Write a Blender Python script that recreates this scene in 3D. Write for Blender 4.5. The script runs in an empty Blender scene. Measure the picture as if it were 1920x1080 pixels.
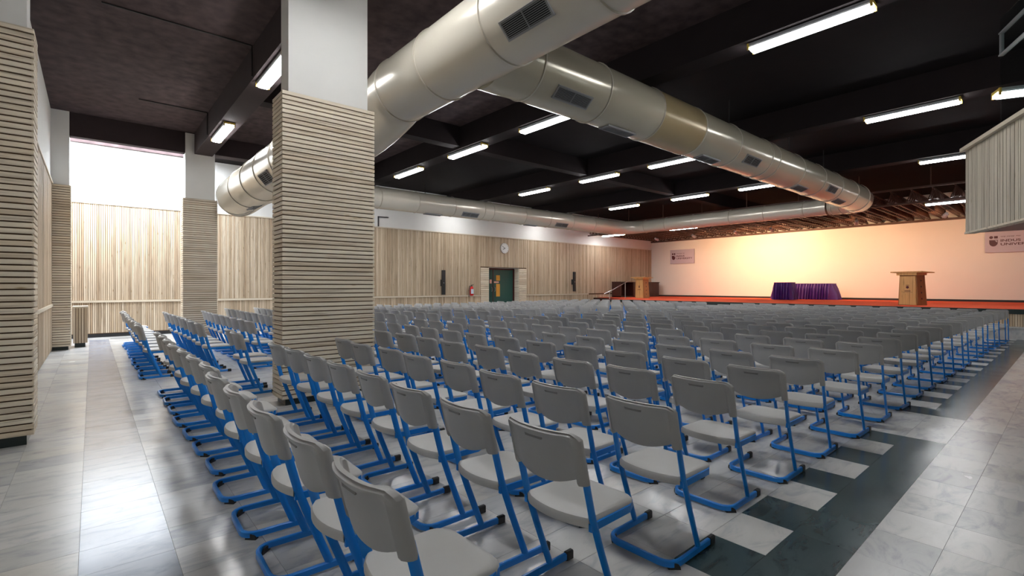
import bpy, math, random
import numpy as np
from mathutils import Vector, Matrix
random.seed(7)
PI = math.pi
scene = bpy.context.scene
COL = scene.collection

# ------------------------------------------------------------------ camera, world, exposure
cam = bpy.data.cameras.new('camera'); cam_o = bpy.data.objects.new('camera', cam); COL.objects.link(cam_o)
cam.sensor_width = 36.0; cam.lens = 915.0 / 1920.0 * 36.0; cam.shift_y = -3.0 / 1920.0
cam.clip_start = 0.05; cam.clip_end = 200
cam_o.location = (0, 0, 1.44); cam_o.rotation_euler = (PI / 2, 0, -math.radians(40.72))
scene.camera = cam_o
world = bpy.data.worlds.new('daylight'); scene.world = world; world.use_nodes = True
bg = world.node_tree.nodes['Background']; bg.inputs[0].default_value = (0.90, 0.95, 1.0, 1); bg.inputs[1].default_value = 20.0
scene.view_settings.view_transform = 'Standard'; scene.view_settings.look = 'None'
scene.view_settings.gamma = 1.0; scene.view_settings.use_curve_mapping = False
scene.view_settings.exposure = 0.76
TUBE_W = 7.0          # each ceiling tube fitting
SPOT_W = 255.0         # each warm stage spotlight

# ------------------------------------------------------------------ materials
def new_mat(name):
    m = bpy.data.materials.new(name); m.use_nodes = True
    nt = m.node_tree; nt.nodes.clear()
    out = nt.nodes.new('ShaderNodeOutputMaterial'); b = nt.nodes.new('ShaderNodeBsdfPrincipled')
    nt.links.new(b.outputs[0], out.inputs[0])
    return m, nt, b
def N(nt, t, **kw):
    n = nt.nodes.new(t)
    for k, v in kw.items(): setattr(n, k, v)
    return n
def setp(b, col=None, rough=None, metal=None, spec=None):
    if col is not None: b.inputs['Base Color'].default_value = (*col, 1)
    if rough is not None: b.inputs['Roughness'].default_value = rough
    if metal is not None: b.inputs['Metallic'].default_value = metal
    if spec is not None: b.inputs['Specular IOR Level'].default_value = spec
def rnd_node(nt):
    oi = N(nt, 'ShaderNodeObjectInfo'); ge = N(nt, 'ShaderNodeNewGeometry')
    ad = N(nt, 'ShaderNodeMath', operation='ADD'); fr = N(nt, 'ShaderNodeMath', operation='FRACT')
    nt.links.new(oi.outputs['Random'], ad.inputs[0]); nt.links.new(ge.outputs['Random Per Island'], ad.inputs[1])
    nt.links.new(ad.outputs[0], fr.inputs[0])
    return fr, ge
def plain(name, col, rough=0.5, metal=0.0, spec=0.5, var=0.06, scale=6.0, bump=0.0):
    m, nt, b = new_mat(name); setp(b, col, rough, metal, spec)
    tc = N(nt, 'ShaderNodeTexCoord'); no = N(nt, 'ShaderNodeTexNoise'); no.inputs['Scale'].default_value = scale
    no.inputs['Detail'].default_value = 4
    nt.links.new(tc.outputs['Object'], no.inputs['Vector'])
    mx = N(nt, 'ShaderNodeMix', data_type='RGBA')
    mx.inputs['A'].default_value = (*[max(0, c * (1 - var)) for c in col], 1)
    mx.inputs['B'].default_value = (*[min(1, c * (1 + var)) for c in col], 1)
    nt.links.new(no.outputs['Fac'], mx.inputs['Factor']); nt.links.new(mx.outputs['Result'], b.inputs['Base Color'])
    if bump:
        bp = N(nt, 'ShaderNodeBump'); bp.inputs['Strength'].default_value = bump; bp.inputs['Distance'].default_value = 0.01
        nt.links.new(no.outputs['Fac'], bp.inputs['Height']); nt.links.new(bp.outputs[0], b.inputs['Normal'])
    return m
def emit(name, col, s):
    m = bpy.data.materials.new(name); m.use_nodes = True; nt = m.node_tree; nt.nodes.clear()
    out = nt.nodes.new('ShaderNodeOutputMaterial'); e = nt.nodes.new('ShaderNodeEmission')
    e.inputs[0].default_value = (*col, 1); e.inputs[1].default_value = s; nt.links.new(e.outputs[0], out.inputs[0])
    return m
def ramp(nt, stops):
    r = N(nt, 'ShaderNodeValToRGB'); cr = r.color_ramp
    while len(cr.elements) < len(stops): cr.elements.new(0.5)
    for e, (p, c) in zip(cr.elements, stops): e.position = p; e.color = (*c, 1)
    return r
def wood(name, axis, stops, rough=0.6):
    m, nt, b = new_mat(name); setp(b, rough=rough, spec=0.3)
    fr, ge = rnd_node(nt)
    sc = {'x': (1.2, 34, 34), 'y': (34, 1.2, 34), 'z': (34, 34, 1.2)}[axis]
    mp = N(nt, 'ShaderNodeMapping'); mp.inputs['Scale'].default_value = sc
    nt.links.new(ge.outputs['Position'], mp.inputs['Vector'])
    cx = N(nt, 'ShaderNodeCombineXYZ'); mu = N(nt, 'ShaderNodeMath', operation='MULTIPLY'); mu.inputs[1].default_value = 37.0
    nt.links.new(fr.outputs[0], mu.inputs[0])
    for i in range(3): nt.links.new(mu.outputs[0], cx.inputs[i])
    nt.links.new(cx.outputs[0], mp.inputs['Location'])
    no = N(nt, 'ShaderNodeTexNoise'); no.inputs['Scale'].default_value = 1.0; no.inputs['Detail'].default_value = 5
    no.inputs['Distortion'].default_value = 0.8
    nt.links.new(mp.outputs[0], no.inputs['Vector'])
    r = ramp(nt, stops); nt.links.new(fr.outputs[0], r.inputs[0])
    gr = ramp(nt, [(0.30, (0.62, 0.58, 0.54)), (0.48, (0.98, 0.97, 0.96)), (0.75, (1.06, 1.05, 1.03))])
    nt.links.new(no.outputs['Fac'], gr.inputs[0])
    # knots
    vo = N(nt, 'ShaderNodeTexVoronoi'); vo.inputs['Scale'].default_value = 1.0
    mk_ = N(nt, 'ShaderNodeMapping'); mk_.inputs['Scale'].default_value = tuple(2.2 if s < 2 else 9 for s in sc)
    nt.links.new(ge.outputs['Position'], mk_.inputs['Vector']); nt.links.new(cx.outputs[0], mk_.inputs['Location'])
    nt.links.new(mk_.outputs[0], vo.inputs['Vector'])
    kr = ramp(nt, [(0.0, (0.45, 0.36, 0.27)), (0.07, (0.80, 0.74, 0.64)), (0.11, (1, 1, 1))])
    nt.links.new(vo.outputs['Distance'], kr.inputs[0])
    m1 = N(nt, 'ShaderNodeMix', data_type='RGBA', blend_type='MULTIPLY'); m1.inputs['Factor'].default_value = 1
    nt.links.new(r.outputs[0], m1.inputs['A']); nt.links.new(gr.outputs[0], m1.inputs['B'])
    m2 = N(nt, 'ShaderNodeMix', data_type='RGBA', blend_type='MULTIPLY'); m2.inputs['Factor'].default_value = 1
    nt.links.new(m1.outputs['Result'], m2.inputs['A']); nt.links.new(kr.outputs[0], m2.inputs['B'])
    nt.links.new(m2.outputs['Result'], b.inputs['Base Color'])
    bp = N(nt, 'ShaderNodeBump'); bp.inputs['Strength'].default_value = 0.25; bp.inputs['Distance'].default_value = 0.003
    nt.links.new(no.outputs['Fac'], bp.inputs['Height']); nt.links.new(bp.outputs[0], b.inputs['Normal'])
    return m
PINE = [(0.0, (0.66, 0.55, 0.41)), (0.25, (0.75, 0.66, 0.52)), (0.5, (0.68, 0.60, 0.48)), (0.75, (0.78, 0.70, 0.56)), (1.0, (0.62, 0.52, 0.39))]
PINEW = [(0.0, (0.50, 0.39, 0.265)), (0.2, (0.63, 0.52, 0.385)), (0.4, (0.44, 0.325, 0.215)), (0.6, (0.67, 0.57, 0.435)), (0.8, (0.52, 0.405, 0.275)), (1.0, (0.40, 0.315, 0.22))]
def marble(name, base, vein, tones, rough):
    m, nt, b = new_mat(name); setp(b, rough=rough, spec=0.5)
    fr, ge = rnd_node(nt)
    cx = N(nt, 'ShaderNodeCombineXYZ'); mu = N(nt, 'ShaderNodeMath', operation='MULTIPLY'); mu.inputs[1].default_value = 19.0
    nt.links.new(fr.outputs[0], mu.inputs[0])
    for i in range(3): nt.links.new(mu.outputs[0], cx.inputs[i])
    mp = N(nt, 'ShaderNodeMapping'); mp.inputs['Scale'].default_value = (2.2, 6.0, 3.0); mp.inputs['Rotation'].default_value = (0, 0, 0.5)
    nt.links.new(ge.outputs['Position'], mp.inputs['Vector']); nt.links.new(cx.outputs[0], mp.inputs['Location'])
    no = N(nt, 'ShaderNodeTexNoise'); no.inputs['Scale'].default_value = 1.3; no.inputs['Detail'].default_value = 9
    no.inputs['Roughness'].default_value = 0.62; no.inputs['Distortion'].default_value = 0.9
    nt.links.new(mp.outputs[0], no.inputs['Vector'])
    vr = ramp(nt, [(0.34, vein), (0.50, base), (0.72, tuple(min(1, c * 1.08) for c in base))])
    nt.links.new(no.outputs['Fac'], vr.inputs[0])
    tr = ramp(nt, tones); nt.links.new(fr.outputs[0], tr.inputs[0])
    m1 = N(nt, 'ShaderNodeMix', data_type='RGBA', blend_type='MULTIPLY'); m1.inputs['Factor'].default_value = 1
    nt.links.new(vr.outputs[0], m1.inputs['A']); nt.links.new(tr.outputs[0], m1.inputs['B'])
    nt.links.new(m1.outputs['Result'], b.inputs['Base Color'])
    n2 = N(nt, 'ShaderNodeTexNoise'); n2.inputs['Scale'].default_value = 2.5; n2.inputs['Detail'].default_value = 6
    nt.links.new(ge.outputs['Position'], n2.inputs['Vector'])
    rr = N(nt, 'ShaderNodeMapRange'); rr.inputs['To Min'].default_value = rough - 0.06; rr.inputs['To Max'].default_value = rough + 0.09
    nt.links.new(n2.outputs['Fac'], rr.inputs['Value']); nt.links.new(rr.outputs[0], b.inputs['Roughness'])
    return m
M = {}
M['wood_x'] = wood('pine_boards_along_x', 'x', PINE); M['wood_y'] = wood('pine_boards_along_y', 'y', PINE)
M['wood_z'] = wood('pine_slats_upright', 'z', PINEW)
M['wood_booth'] = wood('grey_pine_slats', 'z', [(0.0, (0.52, 0.47, 0.38)), (0.5, (0.60, 0.55, 0.45)), (1.0, (0.48, 0.43, 0.35))])
M['lectern'] = wood('honey_veneer', 'z', [(0.0, (0.62, 0.36, 0.13)), (1.0, (0.70, 0.44, 0.18))], 0.35)
M['lectern_dark'] = wood('brown_veneer', 'z', [(0.0, (0.30, 0.14, 0.05)), (1.0, (0.36, 0.17, 0.06))], 0.4)
M['gap'] = plain('dark_brown_backing', (0.12, 0.065, 0.034), 0.9)
M['plinth'] = plain('black_green_plinth', (0.012, 0.022, 0.02), 0.3)
M['white'] = plain('off_white_paint', (0.72, 0.71, 0.68), 0.75, var=0.04, scale=3, bump=0.1)
M['cream'] = plain('cream_paint', (0.80, 0.74, 0.66), 0.8, var=0.02, scale=2)
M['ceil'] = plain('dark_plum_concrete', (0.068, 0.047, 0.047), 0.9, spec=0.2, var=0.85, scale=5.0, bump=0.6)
M['ceil_shaded'] = plain('plum_concrete_shaded', (0.0095, 0.0070, 0.0072), 0.9, spec=0.12, var=0.25, scale=2.2, bump=0.3)  # same slab over the main hall, its dimmer light painted in as darker colour
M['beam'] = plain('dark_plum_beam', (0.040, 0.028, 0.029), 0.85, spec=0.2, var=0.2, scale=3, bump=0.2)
M['beam_shaded'] = plain('plum_beam_shaded', (0.016, 0.0115, 0.0118), 0.85, spec=0.15, var=0.2, scale=3, bump=0.2)  # hall copy of the beam colour, darkened to stand for shade
M['conduit'] = plain('black_conduit', (0.015, 0.012, 0.012), 0.6)
M['marble'] = marble('white_marble', (0.57, 0.565, 0.545), (0.43, 0.437, 0.45), [(0.0, (1, 1, 1)), (0.6, (0.94, 0.94, 0.93)), (0.8, (0.80, 0.82, 0.85)), (0.93, (0.98, 0.95, 0.89)), (1.0, (0.72, 0.74, 0.77))], 0.225)
M['marble_blue'] = marble('blue_grey_marble', (0.31, 0.335, 0.39), (0.23, 0.25, 0.30), [(0.0, (1, 1, 1)), (1.0, (0.93, 0.94, 0.96))], 0.18)
M['marble_green'] = marble('dark_green_marble', (0.034, 0.058, 0.062), (0.018, 0.030, 0.032), [(0.0, (1, 1, 1)), (0.8, (1.3, 1.3, 1.3)), (1.0, (0.8, 0.85, 0.85))], 0.20)
M['grout'] = plain('grout', (0.20, 0.19, 0.175), 0.9)
M['seat'] = plain('light_grey_plastic', (0.46, 0.455, 0.44), 0.48, var=0.03, scale=14)
M['back'] = plain('grey_plastic_backrest', (0.365, 0.362, 0.352), 0.40, var=0.04, scale=14)
M['slot'] = plain('dark_grip_slot', (0.19, 0.187, 0.18), 0.6)
M['blue'] = plain('blue_powder_coat', (0.003, 0.215, 0.70), 0.32, var=0.05)
M['black'] = plain('black_rubber', (0.014, 0.014, 0.015), 0.5)
M['duct_hall'] = plain('olive_cream_sheet_metal', (0.47, 0.43, 0.335), 0.22, metal=0.25, var=0.05, scale=1.2)
M['duct'] = plain('cream_painted_sheet_metal', (0.58, 0.535, 0.45), 0.26, metal=0.25, var=0.05, scale=1.2)
M['duct_tan'] = plain('tan_aged_sheet_metal', (0.38, 0.30, 0.165), 0.30, metal=0.25, var=0.06, scale=1.2)
M['seam'] = plain('duct_seam', (0.42, 0.38, 0.31), 0.4, metal=0.3)
M['grille'] = plain('grille_grey', (0.22, 0.225, 0.23), 0.5)
M['grille_dark'] = plain('grille_throat', (0.012, 0.012, 0.012), 0.9)
M['housing'] = plain('grey_lamp_housing', (0.30, 0.30, 0.31), 0.45)
M['yellow'] = plain('yellow_end_clip', (0.50, 0.34, 0.04), 0.45)
M['tube'] = emit('lit_diffuser', (0.97, 0.985, 1.0), 27.0)
M['door'] = plain('dark_green_door', (0.016, 0.075, 0.062), 0.35)
M['door_frame'] = plain('oxblood_frame', (0.10, 0.012, 0.012), 0.45)
M['amber'] = plain('amber_vision_panel', (0.62, 0.30, 0.05), 0.25)
M['pink'] = plain('pale_red_plate', (0.70, 0.36, 0.28), 0.5)
M['steel'] = plain('brushed_steel', (0.55, 0.55, 0.55), 0.3, metal=0.9)
M['red'] = plain('red_enamel', (0.60, 0.015, 0.012), 0.3)
M['label'] = plain('pale_blue_label', (0.55, 0.66, 0.75), 0.5)
M['clock'] = plain('clock_face', (0.75, 0.76, 0.74), 0.4)
M['carpet'] = plain('red_carpet', (0.80, 0.085, 0.02), 0.95, var=0.1, scale=40)
M['purple'] = plain('purple_satin', (0.085, 0.022, 0.19), 0.33, var=0.12, scale=6)
M['sign'] = plain('lilac_sign_board', (0.52, 0.44, 0.50), 0.5, var=0.02)
M['ink'] = plain('maroon_ink', (0.075, 0.008, 0.012), 0.5)
M['rust'] = plain('red_brown_steel', (0.07, 0.026, 0.014), 0.55, var=0.15)
M['dark_wood'] = plain('dark_stained_wood', (0.045, 0.014, 0.010), 0.4)
M['cap'] = plain('pale_timber_cap', (0.60, 0.52, 0.40), 0.55)
M['lampbody'] = plain('pale_grey_lamp_body', (0.55, 0.53, 0.50), 0.4)
M['warm'] = emit('warm_lens', (1.0, 0.72, 0.40), 6.0)
def glass(name, tint, refl):
    m = bpy.data.materials.new(name); m.use_nodes = True; nt = m.node_tree; nt.nodes.clear()
    out = nt.nodes.new('ShaderNodeOutputMaterial'); tr = nt.nodes.new('ShaderNodeBsdfTransparent'); gl = nt.nodes.new('ShaderNodeBsdfGlossy')
    tr.inputs[0].default_value = (*tint, 1); gl.inputs['Roughness'].default_value = 0.02
    mx = nt.nodes.new('ShaderNodeMixShader'); mx.inputs[0].default_value = refl
    nt.links.new(tr.outputs[0], mx.inputs[1]); nt.links.new(gl.outputs[0], mx.inputs[2]); nt.links.new(mx.outputs[0], out.inputs[0])
    return m
M['glass'] = glass('clear_glass', (0.86, 0.92, 0.92), 0.10)
M['skyglass'] = glass('skylight_glass', (0.97, 0.98, 1.0), 0.03)

# ------------------------------------------------------------------ mesh helpers
class MB:
    def __init__(s): s.v = []; s.f = []; s.m = []
    def add(s, vs, fs, mi=0):
        o = len(s.v); s.v += [tuple(p) for p in vs]; s.f += [tuple(i + o for i in f) for f in fs]; s.m += [mi] * len(fs); return s
    def box(s, x0, x1, y0, y1, z0, z1, mi=0):
        vs = [(x0, y0, z0), (x1, y0, z0), (x1, y1, z0), (x0, y1, z0), (x0, y0, z1), (x1, y0, z1), (x1, y1, z1), (x0, y1, z1)]
        return s.add(vs, [(0, 3, 2, 1), (4, 5, 6, 7), (0, 1, 5, 4), (1, 2, 6, 5), (2, 3, 7, 6), (3, 0, 4, 7)], mi)
    def cbox(s, x0, x1, y0, y1, z0, z1, b=0.006, mi=0):
        # box with its upright and top edges chamfered
        def loop(d, z): return [(x0 + d, y0, z), (x1 - d, y0, z), (x1, y0 + d, z), (x1, y1 - d, z), (x1 - d, y1, z), (x0 + d, y1, z), (x0, y1 - d, z), (x0, y0 + d, z)]
        def inl(z): return [(x0 + b, y0 + b, z), (x1 - b, y0 + b, z), (x1 - b, y0 + b, z), (x1 - b, y1 - b, z), (x1 - b, y1 - b, z), (x0 + b, y1 - b, z), (x0 + b, y1 - b, z), (x0 + b, y0 + b, z)]
        vs = loop(b, z0) + loop(b, z1 - b) + inl(z1)
        fs = [tuple(range(7, -1, -1))]
        for r in (0, 8):
            for i in range(8): j = (i + 1) % 8; fs.append((r + i, r + j, r + 8 + j, r + 8 + i))
        fs.append(tuple(range(16, 24)))
        return s.add(vs, fs, mi)
    def loft(s, rings, closed=True, caps=True, mi=0):
        n = len(rings[0]); vs = [p for r in rings for p in r]; fs = []
        for k in range(len(rings) - 1):
            for i in range(n if closed else n - 1):
                j = (i + 1) % n
                fs.append((k * n + i, k * n + j, (k + 1) * n + j, (k + 1) * n + i))
        if caps:
            fs.append(tuple(range(n - 1, -1, -1))); fs.append(tuple((len(rings) - 1) * n + i for i in range(n)))
        return s.add(vs, fs, mi)
    def tube(s, path, rad, n=8, caps=True, mi=0, squash=None):
        # circle (or (a,b) ellipse) swept with parallel transport; rad may be a list
        P = [Vector(p) for p in path]; rings = []
        T = []
        for i in range(len(P)):
            a = P[max(0, i - 1)]; b = P[min(len(P) - 1, i + 1)]; T.append((b - a).normalized())
        up = Vector((0, 0, 1))
        if abs(T[0].dot(up)) > 0.95: up = Vector((0, 1, 0)) if squash is None else Vector((0, 1, 0))
        side = T[0].cross(up).normalized()
        for i in range(len(P)):
            if i > 0:
                q = T[i - 1].rotation_difference(T[i]); side = q @ side
            nrm = side.cross(T[i]).normalized(); side = T[i].cross(nrm).normalized()
            r = rad[i] if isinstance(rad, list) else rad
            ra, rb = (r, r) if squash is None else squash
            rings.append([P[i] + side * (ra * math.cos(2 * PI * k / n)) + nrm * (rb * math.sin(2 * PI * k / n)) for k in range(n)])
        return s.loft(rings, True, caps, mi)
    def rod(s, a, b, r, n=6, mi=0): return s.tube([a, b], r, n, True, mi)
    def mesh(s, name, mats, smooth=False):
        me = bpy.data.meshes.new(name); me.from_pydata([tuple(p) for p in s.v], [], s.f)
        for m in (mats if isinstance(mats, (list, tuple)) else [mats]): me.materials.append(M[m])
        if len(set(s.m)) > 1: me.polygons.foreach_set('material_index', s.m)
        if smooth:
            me.polygons.foreach_set('use_smooth', [True] * len(me.polygons))
            try: me.set_sharp_from_angle(angle=math.radians(smooth if smooth is not True else 40))
            except Exception: pass
        me.update(); return me
def link(o, parent=None, **pr):
    COL.objects.link(o)
    if parent is not None: o.parent = parent
    for k, v in pr.items():
        if v is not None: o[k] = v
    return o
def obj(name, mb, mats, parent=None, smooth=False, loc=(0, 0, 0), rot=(0, 0, 0), **pr):
    me = mb if isinstance(mb, bpy.types.Mesh) else mb.mesh(name, mats, smooth)
    o = bpy.data.objects.new(name, me); o.location = loc; o.rotation_euler = rot
    return link(o, parent, **pr)
def empty(name, loc=(0, 0, 0), rot=(0, 0, 0), parent=None, **pr):
    o = bpy.data.objects.new(name, None); o.location = loc; o.rotation_euler = rot; o.empty_display_size = 0.1
    return link(o, parent, **pr)
def area(name, parent, loc, sx, sy, watts, col=(1, 1, 1), rot=(0, 0, 0), spread=None):
    l = bpy.data.lights.new(name, 'AREA'); l.shape = 'RECTANGLE'; l.size = sx; l.size_y = sy; l.energy = watts; l.color = col
    if spread: l.spread = spread
    o = bpy.data.objects.new(name, l); o.location = loc; o.rotation_euler = rot
    return link(o, parent)
S = dict(kind='structure')
X_L, X_S, Y_R, Y_F, Z_C = -0.70, 27.45, -3.0, 18.06, 5.42     # left wall, stage wall, right wall, far wall, ceiling slab

# ------------------------------------------------------------------ floor: grout bed and stone tiles
fl = obj('floor', MB().box(X_L - 0.3, X_S + 0.3, Y_R - 0.3, Y_F + 0.6, -0.12, -0.003), 'grout', label='marble tiled hall floor with dark green border strip', **S)
PX, PY = 0.398, 0.305
def cpx(x, y, z):
    c, s = 0.6522, 0.7580; d = c * x + s * y
    if d < 0.3: return None
    return 960 + 915 * (s * x - c * y) / d, 537 - 915 * (z - 1.44) / d, d
tiles = []
nx0, nx1 = int(math.floor((X_L + 0.055) / PX)) - 1, int(math.ceil(19.4 / PX))
ny0, ny1 = int(math.floor((-3 - 0.79) / PY)), int(math.ceil((18.2 - 0.79) / PY))
for i in range(nx0, nx1):
    for j in range(ny0, ny1):
        x0 = -0.053 + PX * i; y0 = 0.790 + PY * j
        if x0 + PX < X_L or y0 + PY < Y_R or y0 > 18.0: continue
        kind = 0
        if i == 0 and y0 < 17.2: kind = 1
        in_gap = 15 <= i <= 17
        if j == 0 and not in_gap: kind = 2
        if j == 1 and not in_gap and i % 2 == 0 and i > 3: kind = 2
        p = cpx(x0 + PX / 2, y0 + PY / 2, 0)
        d = p[2] if p and -40 < p[0] < 1960 and 537 < p[1] < 1120 else 999
        tiles.append((d, x0, y0, kind))
tiles.sort(key=lambda t: t[0])
tm = [MB().box(0.0009, PX - 0.0009, 0.0009, PY - 0.0009, -0.02, 0).mesh('floor_tile', k) for k in ('marble', 'marble_blue', 'marble_green')]
for d, x0, y0, k in tiles[:300]: obj('floor_tile', tm[k], None, fl, loc=(x0, y0, 0))
mb = MB()
for d, x0, y0, k in tiles[300:]: mb.box(x0 + 0.0012, x0 + PX - 0.0012, y0 + 0.0012, y0 + PY - 0.0012, -0.02, 0, k)
obj('far_floor_tiles', mb, ['marble', 'marble_blue', 'marble_green'], fl, kind='stuff')

# ------------------------------------------------------------------ ceiling with skylight opening over the far left bay
SKX0, SKX1, SKY0, SKY1 = X_L, 2.45, 15.5, 17.95
cb = MB()
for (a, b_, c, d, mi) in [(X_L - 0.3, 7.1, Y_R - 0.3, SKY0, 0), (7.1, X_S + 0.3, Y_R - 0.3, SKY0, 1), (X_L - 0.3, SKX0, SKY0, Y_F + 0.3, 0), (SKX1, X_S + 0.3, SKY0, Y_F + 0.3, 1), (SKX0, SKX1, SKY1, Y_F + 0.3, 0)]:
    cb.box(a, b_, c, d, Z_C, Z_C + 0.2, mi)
ce = obj('ceiling', cb, ['ceil', 'ceil_shaded'], label='dark plum painted concrete ceiling slab', **S)
obj('skylight_glass', MB().box(SKX0, SKX1, SKY0, SKY1, Z_C + 0.16, Z_C + 0.18), 'skyglass', ce, label='clear rooflight glass above the far left bay')
pl_ = area('skylight_portal', ce, ((SKX0 + SKX1) / 2, (SKY0 + SKY1) / 2, Z_C + 0.1), SKX1 - SKX0, SKY1 - SKY0, 0)
pl_.data.cycles.is_portal = True
ROWS_X = [2.22, 7.15, 11.98, 17.05, 21.9]
for i, x in enumerate(ROWS_X[:4]):
    obj('ceiling_beam', MB().box(x - 0.2, x + 0.2, 6.57 if i == 0 else Y_R, 15.35 if i == 0 else Y_F, 4.88, Z_C + 0.02), 'beam' if i == 0 else 'beam_shaded', label='dark ceiling beam running toward the far wall, carrying %s row of lamps' % ['the leftmost', 'the second', 'the third', 'the fourth'][i], **S)
for y0, y1, z0, x1, w in [(10.05, 10.35, 4.93, X_S, 'middle')]:
    mb = MB()
    xs = [X_L if y0 < 6 else 2.42] + [v for r in ROWS_X[1:4] for v in (r - 0.2, r + 0.2)] + [x1]
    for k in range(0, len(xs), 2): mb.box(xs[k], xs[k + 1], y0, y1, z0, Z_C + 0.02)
    obj('cross_beam', mb, 'beam_shaded', label='dark cross beam at mid hall, parallel to the clock wall', **S)
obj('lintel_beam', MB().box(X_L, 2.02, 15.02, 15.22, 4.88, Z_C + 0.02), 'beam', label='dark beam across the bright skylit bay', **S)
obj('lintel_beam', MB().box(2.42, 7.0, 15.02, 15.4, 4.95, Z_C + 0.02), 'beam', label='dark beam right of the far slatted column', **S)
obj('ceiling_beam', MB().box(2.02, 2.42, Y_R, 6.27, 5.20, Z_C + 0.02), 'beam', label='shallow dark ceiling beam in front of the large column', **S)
# ------------------------------------------------------------------ walls
def slats_x(mb, x0, x1, y, z0, z1, pitch=0.046, w=0.037, th=0.018, sgn=-1):
    n = int((x1 - x0) / pitch)
    for i in range(n):
        a = x0 + (x1 - x0) * i / n + 0.004; t = th + random.uniform(-0.003, 0.003)
        mb.box(a, a + w, min(y, y + sgn * t), max(y, y + sgn * t), z0, z1)
def slats_y(mb, y0, y1, x, z0, z1, pitch=0.046, w=0.037, th=0.018, sgn=1):
    n = int((y1 - y0) / pitch)
    for i in range(n):
        a = y0 + (y1 - y0) * i / n + 0.004; t = th + random.uniform(-0.003, 0.003)
        mb.box(min(x, x + sgn * t), max(x, x + sgn * t), a, a + w, z0, z1)
# far wall (with the clock and door); opening for the door recess X 14.1..15.97
wf = MB()
wf.box(X_L - 0.3, 14.1, Y_F, Y_F + 0.3, 0, Z_C + 0.4).box(15.97, X_S + 0.3, Y_F, Y_F + 0.3, 0, Z_C + 0.4).box(14.1, 15.97, Y_F, Y_F + 0.3, 2.32, Z_C + 0.4)
wfo = obj('wall_far', wf, 'white', label='long far wall, white above and slatted timber below', **S)
mb = MB()
for a, b_ in ((X_L, 13.6), (16.48, 27.42)): mb.box(a, b_, Y_F - 0.006, Y_F - 0.001, 0.10, 3.78)
mb.box(13.6, 16.48, Y_F - 0.006, Y_F - 0.001, 2.33, 3.78)
obj('slat_backing', mb, 'gap', wfo)
mb = MB()
for a, b_ in ((X_L + 0.02, 13.6), (16.48, 27.42)):
    slats_x(mb, a, b_, Y_F - 0.006, 1.05, 3.76); slats_x(mb, a, b_, Y_F - 0.006, 0.12, 0.98)
slats_x(mb, 13.6, 16.48, Y_F - 0.006, 2.36, 3.76)
obj('timber_slats', mb, 'wood_z', wfo, kind='stuff')
obj('dado_rail', MB().box(X_L, 13.6, Y_F - 0.05, Y_F - 0.006, 0.985, 1.045), 'cap', wfo)
obj('dado_rail', MB().box(16.48, 21.2, Y_F - 0.05, Y_F - 0.006, 0.985, 1.045), 'cap', wfo)
obj('top_cap', MB().box(X_L, 27.42, Y_F - 0.045, Y_F, 3.76, 3.80), 'cap', wfo)
obj('baseboard_far', MB().box(X_L, 13.6, Y_F - 0.012, Y_F, 0.0, 0.10), 'black', label='black recessed skirting under the far slatted wall', **S)
# door surround of horizontal boards
n = 26
bm_ = [MB().box(0, 0.47, 0, 0.03, 0, 0.078).mesh('surround_board', 'wood_x'), MB().box(0, 0.03, 0, 0.33, 0, 0.078).mesh('surround_board', 'wood_y')]
obj('surround_backing', MB().box(13.6, 14.08, Y_F - 0.02, Y_F - 0.001, 0, 2.33).box(15.99, 16.48, Y_F - 0.02, Y_F - 0.001, 0, 2.33), 'gap', wfo)
for k in range(26):
    z = 0.02 + k * 0.0885
    obj('surround_board', bm_[0], None, wfo, loc=(13.61, Y_F - 0.05, z)); obj('surround_board', bm_[0], None, wfo, loc=(15.99, Y_F - 0.05, z))
    obj('surround_board', bm_[1], None, wfo, loc=(15.965, Y_F - 0.02, z))
d1 = empty('door_1', (14.1, Y_F + 0.36, 0), label='dark green double door in a timber lined recess', kind='structure')
obj('door_recess', MB().box(-0.06, 0.0, -0.36, 0.1, 0, 2.4).box(1.9, 1.96, -0.33, 0.1, 0, 2.4).box(-0.06, 1.96, -0.33, 0.1, 2.33, 2.42).box(-0.06, 1.96, 0.06, 0.1, 0, 2.4), 'dark_wood', d1)
obj('door_frame', MB().box(0, 0.06, -0.02, 0.05, 0, 2.3).box(1.81, 1.87, -0.02, 0.05, 0, 2.3).box(0, 1.87, -0.02, 0.05, 2.25, 2.31), 'door_frame', d1)
lf = obj('door_leaf', MB().box(0.06, 0.53, 0, 0.045, 0.01, 2.25), 'door', d1)
rf = obj('door_leaf', MB().box(0.56, 1.81, 0, 0.045, 0.01, 2.25), 'door', d1)
obj('meeting_stile', MB().box(0.53, 0.56, -0.015, 0.05, 0.01, 2.25), 'door_frame', d1)
for z0, z1 in ((1.72, 1.98), (0.95, 1.56)): obj('vision_panel', MB().box(0.74, 0.97, -0.006, 0.003, z0, z1), 'amber', rf)
obj('push_plate', MB().box(0.60, 0.90, -0.008, 0.003, 1.61, 1.68), 'pink', rf)
obj('push_plate', MB().box(0.34, 0.46, -0.008, 0.003, 1.58, 1.77), 'pink', lf)
obj('door_handle', MB().tube([(0.64, -0.005, 1.2), (0.64, -0.05, 1.22), (0.64, -0.05, 1.38), (0.64, -0.005, 1.40)], 0.012, 6), 'steel', rf)
obj('door_handle', MB().tube([(0.45, -0.005, 1.2), (0.45, -0.05, 1.22), (0.45, -0.05, 1.38), (0.45, -0.005, 1.40)], 0.012, 6), 'steel', lf)
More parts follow.
